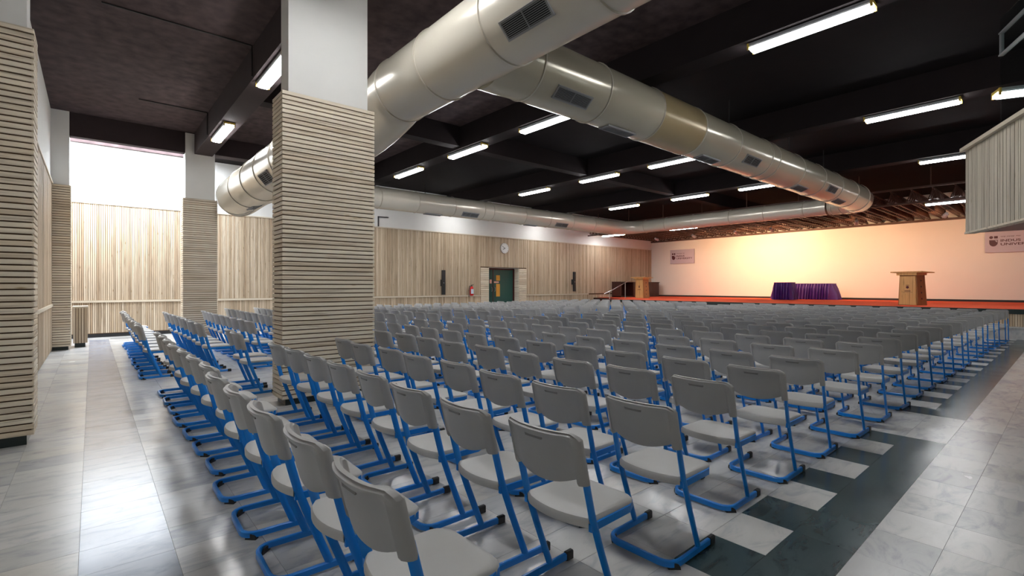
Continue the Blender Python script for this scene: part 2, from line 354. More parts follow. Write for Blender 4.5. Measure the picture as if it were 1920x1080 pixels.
# left wall
wl = obj('wall_left', MB().box(X_L - 0.3, X_L, Y_R - 0.3, Y_F + 0.3, 0, Z_C + 0.4), 'white', label='left side wall, white above and slatted timber below', **S)
obj('slat_backing', MB().box(X_L, X_L + 0.005, 6.6, 17.99, 0.03, 3.74), 'gap', wl)
mb = MB()
for a, b_ in ((6.6, 14.95), (15.35, 17.99)):
    slats_y(mb, a, b_, X_L + 0.005, 0.03, 1.0); slats_y(mb, a, b_, X_L + 0.005, 1.05, 3.72)
obj('timber_slats', mb, 'wood_z', wl, kind='stuff')
obj('dado_rail', MB().box(X_L, X_L + 0.045, 6.6, 14.95, 0.99, 1.05), 'cap', wl)
obj('top_cap', MB().box(X_L, X_L + 0.045, 6.6, 17.99, 3.72, 3.76), 'cap', wl)
# stage wall, right wall
ws = obj('wall_stage', MB().box(X_S, X_S + 0.3, Y_R - 0.3, Y_F + 0.3, 0, Z_C + 0.4), 'cream', label='cream wall behind the stage', **S)
obj('baseboard_stage', MB().box(X_S - 0.03, X_S, Y_R, Y_F - 0.03, 0.81, 0.90), 'black', label='black skirting along the stage wall', **S)
obj('wall_right', MB().box(X_L - 0.3, X_S + 0.3, Y_R - 0.3, Y_R, 0, Z_C + 0.4), 'white', label='plain right side wall', **S)

# ------------------------------------------------------------------ slatted columns
def column(x0, x1, y0, y1, ztop, zb, label, white, sides='fblr', pitch=0.0552, joined=False):
    """square column: dark core, each timber board an object, white shaft above"""
    c = empty('column', ((x0 + x1) / 2, (y0 + y1) / 2, 0), label=label, category='column')
    cx, cy = (x0 + x1) / 2, (y0 + y1) / 2
    hx, hy = (x1 - x0) / 2, (y1 - y0) / 2; t = 0.018
    obj('core', MB().box(-hx + t, hx - t, -hy + t, hy - t, zb, ztop - 0.004), 'gap', c)
    obj('plinth', MB().box(-hx + 0.05, hx - 0.05, -hy + 0.05, hy - 0.05, 0, zb), 'plinth', c)
    wx0, wx1, wy0, wy1, wz = white
    obj('white_shaft', MB().box(wx0 - cx, wx1 - cx, wy0 - cy, wy1 - cy, ztop - 0.01, wz), 'white', c)
    n = int(round((ztop - zb) / pitch)); p = (ztop - zb) / n; h = p - 0.0135
    bx = MB().cbox(-hx, hx, 0, t, 0, h, 0.003)
    by = MB().cbox(0, t, -hy + t, hy - t, 0, h, 0.003)
    if joined:
        for src, nm, offs in ((bx, 'wood_x', [(0, -hy)] + ([(0, hy - t)] if 'b' in sides else [])), (by, 'wood_y', ([(-hx, 0)] if 'l' in sides else []) + ([(hx - t, 0)] if 'r' in sides else []))):
            mb = MB()
            for k in range(n):
                for ox, oy in offs: mb.add([(a + ox, b_ + oy, c_ + zb + k * p + 0.004) for a, b_, c_ in src.v], src.f)
            obj('boards', mb, nm, c, kind='stuff')
        return c
    bx = bx.mesh('board', 'wood_x'); by = by.mesh('board', 'wood_y')
    for k in range(n):
        z = zb + k * p + 0.004; j = lambda: random.uniform(-0.002, 0.002)
        if 'f' in sides: obj('board', bx, None, c, loc=(0, -hy + j(), z))
        if 'b' in sides: obj('board', bx, None, c, loc=(0, hy - t + j(), z))
        if 'l' in sides: obj('board', by, None, c, loc=(-hx + j(), 0, z))
        if 'r' in sides: obj('board', by, None, c, loc=(hx - t + j(), 0, z))
    return c
column(1.72, 2.89, 6.20, 6.62, 3.80, 0.08, 'large pine slatted column standing among the chairs', (1.81, 2.82, 6.27, 6.57, 5.42))
column(-1.15, -0.40, 6.20, 6.62, 3.79, 0.09, 'pine slatted column against the left edge, nearest the camera', (-1.1, -0.45, 6.27, 6.57, 5.42), 'fr')
column(1.76, 2.53, 14.93, 15.35, 3.72, 0.08, 'far pine slatted column right of the skylit bay', (1.82, 2.48, 15.0, 15.32, 5.40), 'flr', joined=True)
column(-0.95, -0.36, 14.93, 15.40, 3.74, 0.08, 'far pine slatted column in the left corner beside the slatted box', (-0.9, -0.39, 14.98, 15.38, 5.42), 'fr', joined=True)
# low slatted casing beside the corner column
c = empty('slatted_casing', (-0.21, 15.62, 0), label='low pine slatted box casing beside the far left corner column', category='casing')
obj('core', MB().box(-0.12, 0.11, -0.2, 0.3, 0.10, 0.93), 'gap', c); obj('plinth', MB().box(-0.1, 0.09, -0.17, 0.28, 0, 0.10), 'plinth', c)
obj('lid', MB().box(-0.14, 0.14, -0.24, 0.32, 0.93, 0.97), 'cap', c)
sb = MB().box(0, 0.038, 0, 0.02, 0.10, 0.93).mesh('slat', 'wood_z'); sb2 = MB().box(0, 0.02, 0, 0.05, 0.10, 0.93).mesh('slat', 'wood_z')
for k in range(5): obj('slat', sb, None, c, loc=(-0.125 + k * 0.05, -0.22, 0))
for k in range(8): obj('slat', sb2, None, c, loc=(0.11, -0.2 + k * 0.062, 0))

# ------------------------------------------------------------------ stage
st = MB().box(19.25, X_S, Y_R, 15.3, 0, 0.80).box(22.0, X_S, 15.3, Y_F - 0.03, 0, 0.80)
sto = obj('stage', st, 'gap', label='raised stage platform in front of the cream wall', **S)
obj('stage_carpet', MB().box(19.27, X_S - 0.03, Y_R, 15.28, 0.80, 0.812).box(22.0, X_S - 0.03, 15.28, Y_F - 0.04, 0.80, 0.812), 'carpet', sto, label='bright red stage carpet')
obj('stage_nosing', MB().box(19.20, 19.27, Y_R, 15.3, 0.68, 0.812), 'plinth', sto, label='dark green stone edge of the stage')
mb = MB(); slats_y(mb, Y_R, 15.3, 19.25, 0.33, 0.68, 0.05, 0.04, 0.02, -1)
obj('timber_slats', mb, 'wood_z', sto, kind='stuff')
obj('stage_step', MB().box(18.95, 19.25, Y_R, 15.3, 0, 0.31).box(18.92, 19.25, Y_R, 15.3, 0.31, 0.335), 'marble', sto)
# steps and handrail in the corner
ss = empty('stage_stairs', (20.4, 16.6, 0), label='short stairs with steel handrail beside the stage, under the far wall', category='stairs')
for k in range(4): obj('tread', MB().box(0.4 * k, 1.6, -1.25, 1.4, 0.2 * k, 0.2 * (k + 1)), 'dark_wood', ss)
hr = obj('handrail', MB().tube([(-0.35, -0.6, 1.05), (0.3, -0.6, 1.24), (1.6, -0.6, 1.70), (1.9, -0.6, 1.75)], 0.022, 8), 'steel', ss, True)
for x, z0, z1 in ((0.1, 0.2, 1.18), (1.45, 0.8, 1.64)): obj('rail_post', MB().rod((x, -0.6, z0), (x, -0.6, z1), 0.018), 'steel', ss)

def sign(loc, w, h, label):
    # board hanging on the stage wall, facing -X ; local u runs toward -Y
    s = empty('sign_board', loc, label=label, category='sign')
    obj('board', MB().box(-0.02, 0.02, -w, 0, -h, 0), 'sign', s)
    def P(u, v): return (-0.0225, -u * w, -v * h)
    def flat(name, pts):
        mb = MB(); mb.add([P(*p) for p in pts] + [(x + 0.002, y, z) for x, y, z in [P(*p) for p in pts]],
                          [tuple(range(len(pts)))[::-1]] + [(i, (i + 1) % len(pts), len(pts) + (i + 1) % len(pts), len(pts) + i) for i in range(len(pts))])
        obj(name, mb, 'ink', s)
    r = 0.034; cx_, cy_ = 0.108, 0.30
    asp = w / h
    flat('emblem_dot', [(cx_ + r * math.cos(a * PI / 10), cy_ + r * asp * math.sin(a * PI / 10)) for a in range(20)])
    flat('emblem_square', [(0.158, 0.245), (0.222, 0.245), (0.222, 0.355), (0.158, 0.355)])
    sh = [(0.074, 0.42), (0.222, 0.42), (0.222, 0.55)] + [(0.148 + 0.074 * math.cos(a * PI / 12), 0.55 + 0.17 * math.sin(a * PI / 12)) for a in range(1, 12)] + [(0.074, 0.55)]
    # shield with a notch in the upper right
    sh = [(0.074, 0.42), (0.160, 0.42), (0.206, 0.53), (0.206, 0.455), (0.190, 0.435), (0.185, 0.42)] + sh[1:]
    flat('emblem_shield', [(0.074, 0.42), (0.160, 0.43), (0.209, 0.535), (0.222, 0.55)] + [(0.148 + 0.074 * math.cos(a * PI / 12), 0.55 + 0.17 * math.sin(a * PI / 12)) for a in range(1, 12)] + [(0.074, 0.55)])
    flat('emblem_edge', [(0.160, 0.42), (0.222, 0.42), (0.222, 0.55), (0.212, 0.54), (0.212, 0.445), (0.166, 0.445)])
    # thin upper script line as small strokes
    mb = MB(); u = 0.27; rr = random.Random(3)
    for wd in (0.085, 0.13, 0.085):
        e = u + wd
        a, b_ = P(u, 0.262), P(e, 0.272)
        mb.box(a[0], a[0] + 0.002, b_[1], a[1], b_[2], a[2])
        q = u
        while q < e - 0.004:
            d_ = rr.choice((0.02, 0.035, 0.045)); a, b_ = P(q, 0.268), P(q + 0.004, 0.268 + d_)
            mb.box(a[0], a[0] + 0.002, b_[1], a[1], b_[2], a[2]); q += rr.choice((0.009, 0.013, 0.016))
        u = e + 0.02
    obj('script_line', mb, 'ink', s, kind='stuff')
    for txt, v, wd in (('INDUS', 0.52, 0.335), ('UNIVERSITY', 0.69, 0.655)):
        cu = bpy.data.curves.new('lettering', 'FONT'); cu.body = txt; cu.size = 1; cu.extrude = 0.001; cu.offset = 0.018
        to = bpy.data.objects.new('lettering', cu); COL.objects.link(to)
        dg = bpy.context.evaluated_depsgraph_get(); me = bpy.data.meshes.new_from_object(to.evaluated_get(dg))
        bpy.data.objects.remove(to)
        xs = [q.co.x for q in me.vertices]; ys = [q.co.y for q in me.vertices]
        fx = wd * w / (max(xs) - min(xs)); fy = 0.115 * h / (max(ys) - min(ys)); x0_, y0_ = min(xs), min(ys)
        for q in me.vertices:
            x, y = (q.co.x - x0_) * fx, (q.co.y - y0_) * fy
            q.co = (-0.0225 - q.co.z, -(0.27 * w) - x, -v * h + y)
        me.materials.clear(); me.materials.append(M['ink']); obj('lettering', me, None, s)
    return s
sign((27.40, 16.66, 3.70), 1.60, 0.86, 'lilac sign board with dark emblem, on the stage wall near the corner')
sign((27.40, 2.48, 3.66), 1.66, 0.86, 'lilac sign board with dark emblem, under the timber booth at right')

def lectern(loc, label, rz):
    L = empty('lectern', loc, (0, 0, rz), label=label, category='lectern')       # front faces -X
    def taper(x0, x1, y0, y1, z0, z1, k):                            # box splayed by k at the foot
        return MB().add([(x0, y0 - k, z0), (x1 + k, y0 - k, z0), (x1 + k, y1 + k, z0), (x0, y1 + k, z0), (x0, y0, z1), (x1, y0, z1), (x1, y1, z1), (x0, y1, z1)],
                        [(0, 3, 2, 1), (4, 5, 6, 7), (0, 1, 5, 4), (1, 2, 6, 5), (2, 3, 7, 6), (3, 0, 4, 7)])
    obj('body', taper(-0.22, 0.18, -0.26, 0.26, 0, 1.0, 0.045), 'lectern_dark', L)
    obj('front_panel', MB().add([(-0.245, -0.265, 0.01), (-0.245, 0.265, 0.01), (-0.245, 0.235, 0.98), (-0.245, -0.235, 0.98), (-0.222, -0.265, 0.01), (-0.222, 0.265, 0.01), (-0.222, 0.235, 0.98), (-0.222, -0.235, 0.98)],
        [(0, 1, 2, 3)[::-1], (4, 5, 6, 7), (0, 4, 5, 1)[::-1], (1, 5, 6, 2)[::-1], (2, 6, 7, 3)[::-1], (3, 7, 4, 0)[::-1]]), 'lectern', L)
    obj('head_rail', MB().box(-0.30, 0.20, -0.31, 0.31, 1.0, 1.09), 'lectern', L)
    obj('top_board', MB().add([(-0.34, -0.48, 1.09), (0.30, -0.48, 1.07), (0.30, 0.48, 1.07), (-0.34, 0.48, 1.09), (-0.34, -0.48, 1.13), (0.30, -0.48, 1.10), (0.30, 0.48, 1.10), (-0.34, 0.48, 1.13)],
        [(0, 3, 2, 1), (4, 5, 6, 7), (0, 1, 5, 4), (1, 2, 6, 5), (2, 3, 7, 6), (3, 0, 4, 7)]), 'lectern', L)
    em = MB(); em.tube([(-0.247, 0, 0.60), (-0.249, 0, 0.60)], 0.045, 12)
    obj('emblem', em, 'ink', L)
    obj('emblem_cap', MB().box(-0.248, -0.245, -0.05, 0.05, 0.66, 0.675), 'ink', L)
    obj('lettering_strip', MB().box(-0.248, -0.245, -0.09, 0.09, 0.465, 0.485).box(-0.248, -0.245, -0.15, 0.15, 0.43, 0.438), 'ink', L, kind='stuff')
    for k in range(4): obj('side_hole', MB().tube([(-0.02, -0.262 - 0.045 * (1 - z) - 0.003, z), (-0.02, -0.255, z)], 0.028, 10), 'dark_wood', L) if (z := 0.22 + 0.2 * k) else None
    return L
lectern((20.95, 3.66, 0.812), 'wooden lectern with splayed body on the red carpet, nearest the camera', -0.38)
lectern((22.4, 15.3, 0.812), 'wooden lectern in front of the dark cabinet near the far wall', -0.1)

def skirted(loc, hx, hy, h, label, seed, flare):
    rr = random.Random(seed); t = empty('skirted_table', loc, label=label, category='table')
    per = []
    n_side = 26
    pts = []
    for (ax, ay, bx_, by_) in ((-hx, -hy, hx, -hy), (hx, -hy, hx, hy), (hx, hy, -hx, hy), (-hx, hy, -hx, -hy)):
        Ls = math.hypot(bx_ - ax, by_ - ay); n = max(8, int(Ls / 0.018))
        for i in range(n):
            f = i / n; pts.append((ax + (bx_ - ax) * f, ay + (by_ - ay) * f, (by_ - ay) / Ls, -(bx_ - ax) / Ls))
    rings = []; ph = [rr.uniform(0, 6) for _ in pts]
    for lv, z in enumerate((h, h * 0.97, h * 0.7, h * 0.35, 0.012)):
        k = (0.004, 0.028, 0.055, 0.065, 0.07)[lv]; fl_ = (0, 0.01, 0.35, 0.7, 1.0)[lv] * flare
        rings.append([(x + nx * (fl_ + k * math.sin(i * 0.95 + 0.9 * math.sin(i * 0.21))), y + ny * (fl_ + k * math.sin(i * 0.95 + 0.9 * math.sin(i * 0.21))), z) for i, (x, y, nx, ny) in enumerate(pts)])
    obj('pleated_skirt', MB().loft(rings), 'purple', t, 80)
    obj('table_top', MB().box(-hx - 0.01, hx + 0.01, -hy - 0.01, hy + 0.01, h, h + 0.018), 'purple', t)
    return t
skirted((26.35, 8.72, 0.812), 0.36, 1.22, 0.75, 'long table with pleated purple skirt on the stage', 1, 0.20)
skirted((24.75, 9.05, 0.812), 0.28, 0.36, 0.80, 'small square table with purple skirt in front of the long one', 2, 0.06)
cb = empty('low_cabinet', (25.0, 17.45, 0.812), label='dark stained low cabinet on the stage behind the far lectern', category='cabinet')
obj('carcass', MB().box(-2.0, 1.9, 0.28, 0.33, 0, 0.86).box(-2.0, -1.95, -0.3, 0.3, 0, 0.86).box(1.85, 1.9, -0.3, 0.3, 0, 0.86).box(-0.8, -0.75, -0.3, 0.3, 0, 0.86).box(-2.0, 1.9, -0.3, 0.3, 0, 0.06), 'dark_wood', cb)
obj('top', MB().box(-2.03, 1.93, -0.33, 0.33, 0.86, 0.90), 'dark_wood', cb)
for k in range(4): obj('cabinet_door', MB().box(-0.74 + 0.65 * k, -0.74 + 0.65 * k + 0.64, -0.31, -0.28, 0.07, 0.85), 'dark_wood', cb)

# stage roof: open steel trusses
def bar(mb, a, b, t=0.02):
    a = Vector(a); b = Vector(b); d = (b - a).normalized(); u = Vector((0, 1, 0)); w = d.cross(u).normalized()
    mb.loft([[p + u * (t * sx) + w * (t * sz) for sx, sz in ((-1, -1), (1, -1), (1, 1), (-1, 1))] for p in (a, b)])
TX0, TX1 = 21.08, 27.40; nw = 22
m_top, m_bot, m_web = MB(), MB(), MB()
bar(m_top, (TX0, 0, 4.72), (TX1, 0, 4.72), 0.022); 
for dy in (-0.10, 0.10): m_bot.box(TX0, TX1, dy - 0.018, dy + 0.018, 4.33, 4.37)
for k in range(nw):
    xa = TX0 + (TX1 - TX0) * k / nw; xb = TX0 + (TX1 - TX0) * (k + 1) / nw; xm = (xa + xb) / 2
    for dy in (-0.10, 0.10):
        bar(m_web, (xa, dy, 4.36), (xm, 0, 4.71), 0.014); bar(m_web, (xm, 0, 4.71), (xb, dy, 4.36), 0.014)
    m_web.box(xa - 0.014, xa + 0.014, -0.1, 0.1, 4.34, 4.36)
meshes = [m_top.mesh('top_chord', 'rust'), m_bot.mesh('bottom_chords', 'rust'), m_web.mesh('lattice_web', 'rust')]
ORD = ['first', 'second', 'third', 'fourth', 'fifth', 'sixth', 'seventh', 'eighth', 'ninth', 'tenth', 'eleventh', 'twelfth', 'thirteenth', 'fourteenth', 'fifteenth', 'sixteenth', 'seventeenth', 'eighteenth', 'nineteenth', 'twentieth',
       'twenty-first', 'twenty-second', 'twenty-third', 'twenty-fourth', 'twenty-fifth', 'twenty-sixth', 'twenty-seventh', 'twenty-eighth', 'twenty-ninth', 'thirtieth', 'thirty-first', 'thirty-second', 'thirty-third', 'thirty-fourth']
for k in range(31):
    y = 17.72 - 0.56 * k
    t = empty('roof_truss', (0, y, 0), label='red-brown lattice truss over the stage, %s from the far wall' % ORD[k], category='truss', group='stage roof trusses')
    for me, nm in zip(meshes, ('top_chord', 'bottom_chord', 'lattice_web')): obj(nm, me, None, t, **({'kind': 'stuff'} if nm == 'lattice_web' else {}))
gt = empty('truss_girder', (0, 0, 0), label='red-brown girder along the stage front carrying the trusses', category='girder')
obj('upper_rail', MB().box(21.02, 21.10, 0.3, 17.95, 4.74, 4.80), 'rust', gt); obj('lower_rail', MB().box(21.04, 21.12, 0.3, 17.95, 4.24, 4.30), 'rust', gt)
for k in range(9): obj('hanger', MB().rod((21.06, 1.2 + 2.0 * k, 4.8), (21.06, 1.2 + 2.0 * k, Z_C + 0.01), 0.02), 'rust', gt)
obj('wall_plate', MB().box(27.30, 27.44, Y_R, Y_F - 0.05, 4.24, 4.33), 'rust', gt)
for k in range(6): obj('ceiling_batten', MB().box(26.0 + 0.23 * k, 26.05 + 0.23 * k, 0.2, 17.9, 4.78, 4.81), 'rust', gt)

# ------------------------------------------------------------------ ducts
def arc(c, r, a0, a1, z, n=10, z1=None):
    return [(c[0] + r * math.cos(a0 + (a1 - a0) * i / n), c[1] + r * math.sin(a0 + (a1 - a0) * i / n), z + ((z1 - z) * i / n if z1 is not None else 0)) for i in range(n + 1)]
def ring_mesh(R):
    prof = [(-0.016, 0), (-0.010, 0.014), (0.010, 0.014), (0.016, 0)]
    rings = [[(a, (R + b) * math.cos(2 * PI * k / 40), (R + b) * math.sin(2 * PI * k / 40)) for k in range(40)] for a, b in prof]
    return MB().loft(rings, True, False).mesh('seam_ring', 'seam', 30)
def grille(parent, duct_axis, pos, ang, off, R, L=0.68, W=0.20, fine=False):
    """air grille on a round duct: centre at axis position pos, polar angle ang (deg)"""
    a = math.radians(ang); ca, sa = math.cos(a), math.sin(a)
    e = empty('air_grille', (0, 0, 0), parent=parent)
    if duct_axis == 'y': ax, n_, o_ = Vector((0, 1, 0)), Vector((ca, 0, sa)), Vector((off[0], pos, off[1]))
    else: ax, n_, o_ = Vector((1, 0, 0)), Vector((0, ca, sa)), Vector((pos, off[0], off[1]))
    t_ = n_.cross(ax); m = Matrix((ax, t_, n_)).transposed().to_4x4(); m.translation = o_ + n_ * (R - 0.012); e.matrix_local = m
    h, w = L / 2, W / 2
    obj('grille_frame', MB().box(-h, h, -w, -w + 0.022, -0.04, 0.028).box(-h, h, w - 0.022, w, -0.04, 0.028).box(-h, -h + 0.022, -w + 0.022, w - 0.022, -0.04, 0.028).box(h - 0.022, h, -w + 0.022, w - 0.022, -0.04, 0.028).box(-0.005, 0.005, -w + 0.02, w - 0.02, 0.0, 0.026), 'grille', e)
    obj('grille_throat', MB().box(-h + 0.01, h - 0.01, -w + 0.01, w - 0.01, 0.012, 0.016), 'grille_dark', e)
    n = 9 if fine else 6; lm = MB().box(-h + 0.02, h - 0.02, -0.003, 0.003, 0.012, 0.026).mesh('louver', 'grille')
    for k in range(n): obj('louver', lm, None, e, loc=(0, -w + 0.022 + (W - 0.044) * (k + 0.5) / n, 0))
    return e
R1, R2, RW, RS, ZD = 0.459, 0.435, 0.361, 0.299, 4.39
# trunk: near straight, drop, far straight, elbow, rising taper to the wall duct
sm = lambda f: f * f * (3 - 2 * f)
path = [(3.55, Y_R + 0.02, ZD), (3.55, 2.0, ZD), (3.55, 6.65, ZD)]
for i in range(1, 13): f = i / 12; path.append((3.55 - 0.72 * sm(max(0, (f - 0.10) / 0.90)), 6.7 + 1.7 * f, ZD - 0.62 * sm(min(1, f / 0.75))))
path += [(2.83, 10.5, 3.77), (2.83, 13.2, 3.77)] + [(p[0], p[1], 3.77 + 0.50 * sm(max(0, (i - 3) / 7))) for i, p in enumerate(arc((4.0, 14.05), 1.17, PI, PI / 2, 0, 10))][1:]
rads = [R1] * (len(path) - 6) + [0.45, 0.44, 0.43, 0.42, 0.41, 0.40]
tr = empty('trunk_duct', label='largest round cream air duct sweeping overhead past the big column', category='duct')
obj('duct_body', MB().tube(path, rads, 40), 'duct', tr, 50)
r1m = ring_mesh(R1)
for y in (2.75, 4.15, 5.50, 6.62): obj('seam_ring', r1m, None, tr, loc=(3.55, y, ZD), rot=(0, 0, PI / 2))
for y in (8.5, 9.4, 10.5, 11.6, 12.8): obj('seam_ring', r1m, None, tr, loc=(2.83, y, 3.77), rot=(0, 0, PI / 2))
for a in (168, 152): obj('seam_ring', r1m, None, tr, loc=(4.0 + 1.17 * math.cos(math.radians(a)), 14.05 + 1.17 * math.sin(math.radians(a)), 3.77), rot=(0, 0, math.radians(a - 90)))
grille(tr, 'y', 3.54, -135, (3.55, ZD), R1, 0.66, 0.21, True)
grille(tr, 'y', 9.95, -140, (2.83, 3.77), R1, 0.6, 0.24); grille(tr, 'y', 12.9, -75, (2.83, 3.77), R1, 0.6, 0.2)
for y in (0.5, 4.8): obj('hanger_rod', MB().rod((3.55, y, ZD + R1 - 0.02), (3.55, y, Z_C + 0.01), 0.012), 'conduit', tr)
# wall duct along the far wall
wd = empty('wall_duct', label='round cream air duct running along in front of the clock wall', category='duct')
pw = [(4.0, 15.22, 4.27)] + [(4.0 + 2.6 * f, 15.22 - 0.02 * f, 4.27 + (ZD - 4.27) * sm(f)) for f in (0.25, 0.5, 0.75, 1.0)] + [(12, 15.2, ZD), (19.3, 15.2, ZD)]
rw_ = [0.40, 0.39, 0.38, 0.37, RW, RW, RW]
el = arc((19.6, 14.1), 1.1, PI / 2, 0, ZD, 10)
pw += el[1:]; rw_ += [RW - (RW - RS) * i / 10 for i in range(1, 11)]
obj('duct_body', MB().tube(pw, rw_, 36), 'duct', wd, 50)
rwm = ring_mesh(RW); rsm = ring_mesh(RS)
for x in (7.2, 8.6, 10.1, 11.45, 11.9, 13.6, 15.05, 16.5, 18.0): obj('seam_ring', rwm, None, wd, loc=(x, 15.2, ZD))
for x, a in ((10.8, -135), (15.75, -140)): grille(wd, 'x', x, a, (15.2, ZD), RW, 0.75, 0.2)
for x in (9.3, 14.1): grille(wd, 'x', x, -95, (15.2, ZD), RW, 0.7, 0.18)
for x in (9.0, 13.0, 17.6): obj('hanger_rod', MB().rod((x, 15.2, ZD + RW - 0.02), (x, 15.2, Z_C + 0.01), 0.012), 'conduit', wd)
# stage duct and hall duct
sd = empty('stage_duct', label='slim round cream duct crossing in front of the stage trusses', category='duct')
obj('duct_body', MB().tube([(20.7, 14.1, ZD), (20.7, 9, ZD), (20.7, 6.1, ZD)], [RS] * 3, 32), 'duct', sd, 50)
for y in (13.9, 12.76, 11.4, 9.7, 8.3, 6.85): obj('seam_ring', rsm, None, sd, loc=(20.7, y, ZD), rot=(0, 0, PI / 2))
hd = empty('hall_duct', label='long round cream duct running over the chairs toward the stage', category='duct')
ph = [(3.75, 4.87, ZD), (4.05, 4.87, ZD), (4.45, 4.87, ZD), (7.15, 4.87, ZD)]; rh = [0.455, 0.45, R2, R2]
obj('duct_body', MB().tube(ph, rh, 40), 'duct_hall', hd, 50)
obj('duct_section', MB().tube([(7.15, 4.87, ZD), (8.53, 4.87, ZD)], [R2 + 0.004] * 2, 40), 'duct_tan', hd, 50, label='tan discoloured duct section')
ph = [(8.53, 4.87, ZD), (13, 4.87, ZD), (16.5, 4.87, ZD), (19.3, 4.87, ZD)]; rh = [R2] * 4
e2 = arc((19.55, 6.02), 1.15, -PI / 2, 0, ZD, 10); ph += e2[1:]; rh += [R2 - (R2 - RS) * i / 10 for i in range(1, 11)]
obj('duct_body', MB().tube(ph, rh, 40), 'duct_hall', hd, 50)
r2m = ring_mesh(R2)
for x in (4.4, 5.75, 7.15, 8.53, 9.95, 11.5, 11.92, 13.45, 15.0, 16.45, 18.0, 19.2): obj('seam_ring', r2m, None, hd, loc=(x, 4.87, ZD))
for a in (-70, -48, -26, -6):
    rr_ = R2 - (R2 - RS) * (a + 90) / 90; me = ring_mesh(rr_)
    obj('seam_ring', me, None, hd, loc=(19.55 + 1.15 * math.cos(math.radians(a)), 6.02 + 1.15 * math.sin(math.radians(a)), ZD), rot=(0, 0, math.radians(a + 90)))
for x, a in ((5.06, -131), (10.65, -140), (15.7, -147)): grille(hd, 'x', x, a, (4.87, ZD), R2, 0.70, 0.20, x < 6)
for x, a in ((6.45, -90), (9.25, -98), (13.9, -110), (17.0, -112)): grille(hd, 'x', x, a, (4.87, ZD), R2, 0.72, 0.2)
for x in (5.0, 10.3, 13.6, 16.2): obj('hanger_rod', MB().rod((x, 4.87, ZD + R2 - 0.02), (x, 4.87, Z_C + 0.01), 0.012), 'conduit', hd)

# ------------------------------------------------------------------ ceiling lamps
hm = MB().box(-0.10, 0.10, -0.72, 0.72, 0.03, 0.065).add([(-0.10, -0.72, 0.03), (0.10, -0.72, 0.03), (0.10, 0.72, 0.03), (-0.10, 0.72, 0.03), (-0.085, -0.72, 0.0), (-0.075, -0.72, 0.0), (-0.075, 0.72, 0.0), (-0.085, 0.72, 0.0)],
    [(0, 4, 7, 3)]).mesh('lamp_housing', 'housing')
dm = MB().loft([[(x, y, z) for x, z in ((-0.092, 0.03), (-0.088, -0.018), (-0.060, -0.034), (0.060, -0.034), (0.088, -0.018), (0.092, 0.03))] for y in (-0.70, 0.70)]).mesh('diffuser', 'tube', 30)
cm = MB().box(-0.106, -0.084, -0.012, 0.012, -0.022, 0.068).box(0.084, 0.106, -0.012, 0.012, -0.022, 0.068).box(-0.104, 0.104, -0.010, 0.010, 0.028, 0.066).mesh('end_clip', 'yellow')
def lamp(x, y, z, label, rot=0.0, watts=None):
    L = empty('ceiling_lamp', (x, y, z), (0, 0, rot), label=label, category='lamp', group='tube lamps on the ceiling beams')
    obj('lamp_housing', hm, None, L); obj('diffuser', dm, None, L)
    for s_ in (-0.72, 0.72): obj('end_clip', cm, None, L, loc=(0, s_, 0))
    area('tube_light', L, (0, 0, -0.04), 0.15, 1.4, TUBE_W if watts is None else watts, (0.96, 0.98, 1.0))
    return L
ZL = 4.80
rown = ['over the left aisle', 'on the second beam', 'on the third beam', 'on the fourth beam', 'under the stage trusses']
for i, (x, ys) in enumerate([(2.18, (1.4, 4.6, 8.25, 12.3)), (7.12, (2.33, 7.2, 10.0, 12.98, 16.75)), (11.95, (2.12, 7.2, 9.75, 12.68, 16.7)), (17.1, (2.12, 7.0, 9.6, 12.6, 16.7))]):
    for k, y in enumerate(ys):
        lamp(x, y, ZL if (i or y > 6) else 5.13, 'lit tube lamp %s, %s from the near end' % (rown[i], ORD[k]))
for k, y in enumerate((2.75, 12.6, 16.8)): lamp(21.85, y, 4.262, 'lit tube lamp under the stage trusses, %s from the right' % ORD[k], watts=8)
for n_, pts in (('over the left ceiling, nearer', [(0.1, 8.9, Z_C - 0.012), (2.0, 8.9, Z_C - 0.012), (2.0, 8.9, 4.9)]), ('over the left ceiling, farther', [(0.75, 13.0, Z_C - 0.012), (2.0, 13.0, Z_C - 0.012), (2.0, 13.0, 4.9)])):
    mb = MB()
    for a, b_ in zip(pts, pts[1:]): mb.rod(a, b_, 0.012)
    obj('conduit', mb, 'conduit', label='black cable conduit %s lamp' % n_, category='conduit')
# ------------------------------------------------------------------ stage spotlights
def spot(x, y, z, tx, ty, tz, label, w):
    s = empty('stage_spotlight', (x, y, z), label=label, category='spotlight', group='warm spotlights under the stage trusses')
    d = (Vector((tx, ty, tz)) - Vector((x, y, z))).normalized()
    q = d.to_track_quat('-Z', 'Y').to_euler()
    obj('yoke', MB().rod((0, 0, 0.0), (0, 0, 0.22), 0.012).box(-0.02, 0.02, -0.1, 0.1, -0.01, 0.01), 'black', s)
    can = obj('can', MB().tube([(0, 0, 0.12), (0, 0, -0.10)], [0.06, 0.085], 14), 'lampbody', s, True, rot=q)
    obj('lens', MB().tube([(0, 0, -0.10), (0, 0, -0.104)], 0.075, 14), 'warm', can)
    l = bpy.data.lights.new('spot_beam', 'SPOT'); l.energy = w; l.color = (1.0, 0.61, 0.34); l.spot_size = math.radians(140); l.spot_blend = 1.0; l.shadow_soft_size = 0.08
    o = bpy.data.objects.new('spot_beam', l); o.location = tuple(d * 0.16); o.rotation_euler = q; link(o, s)
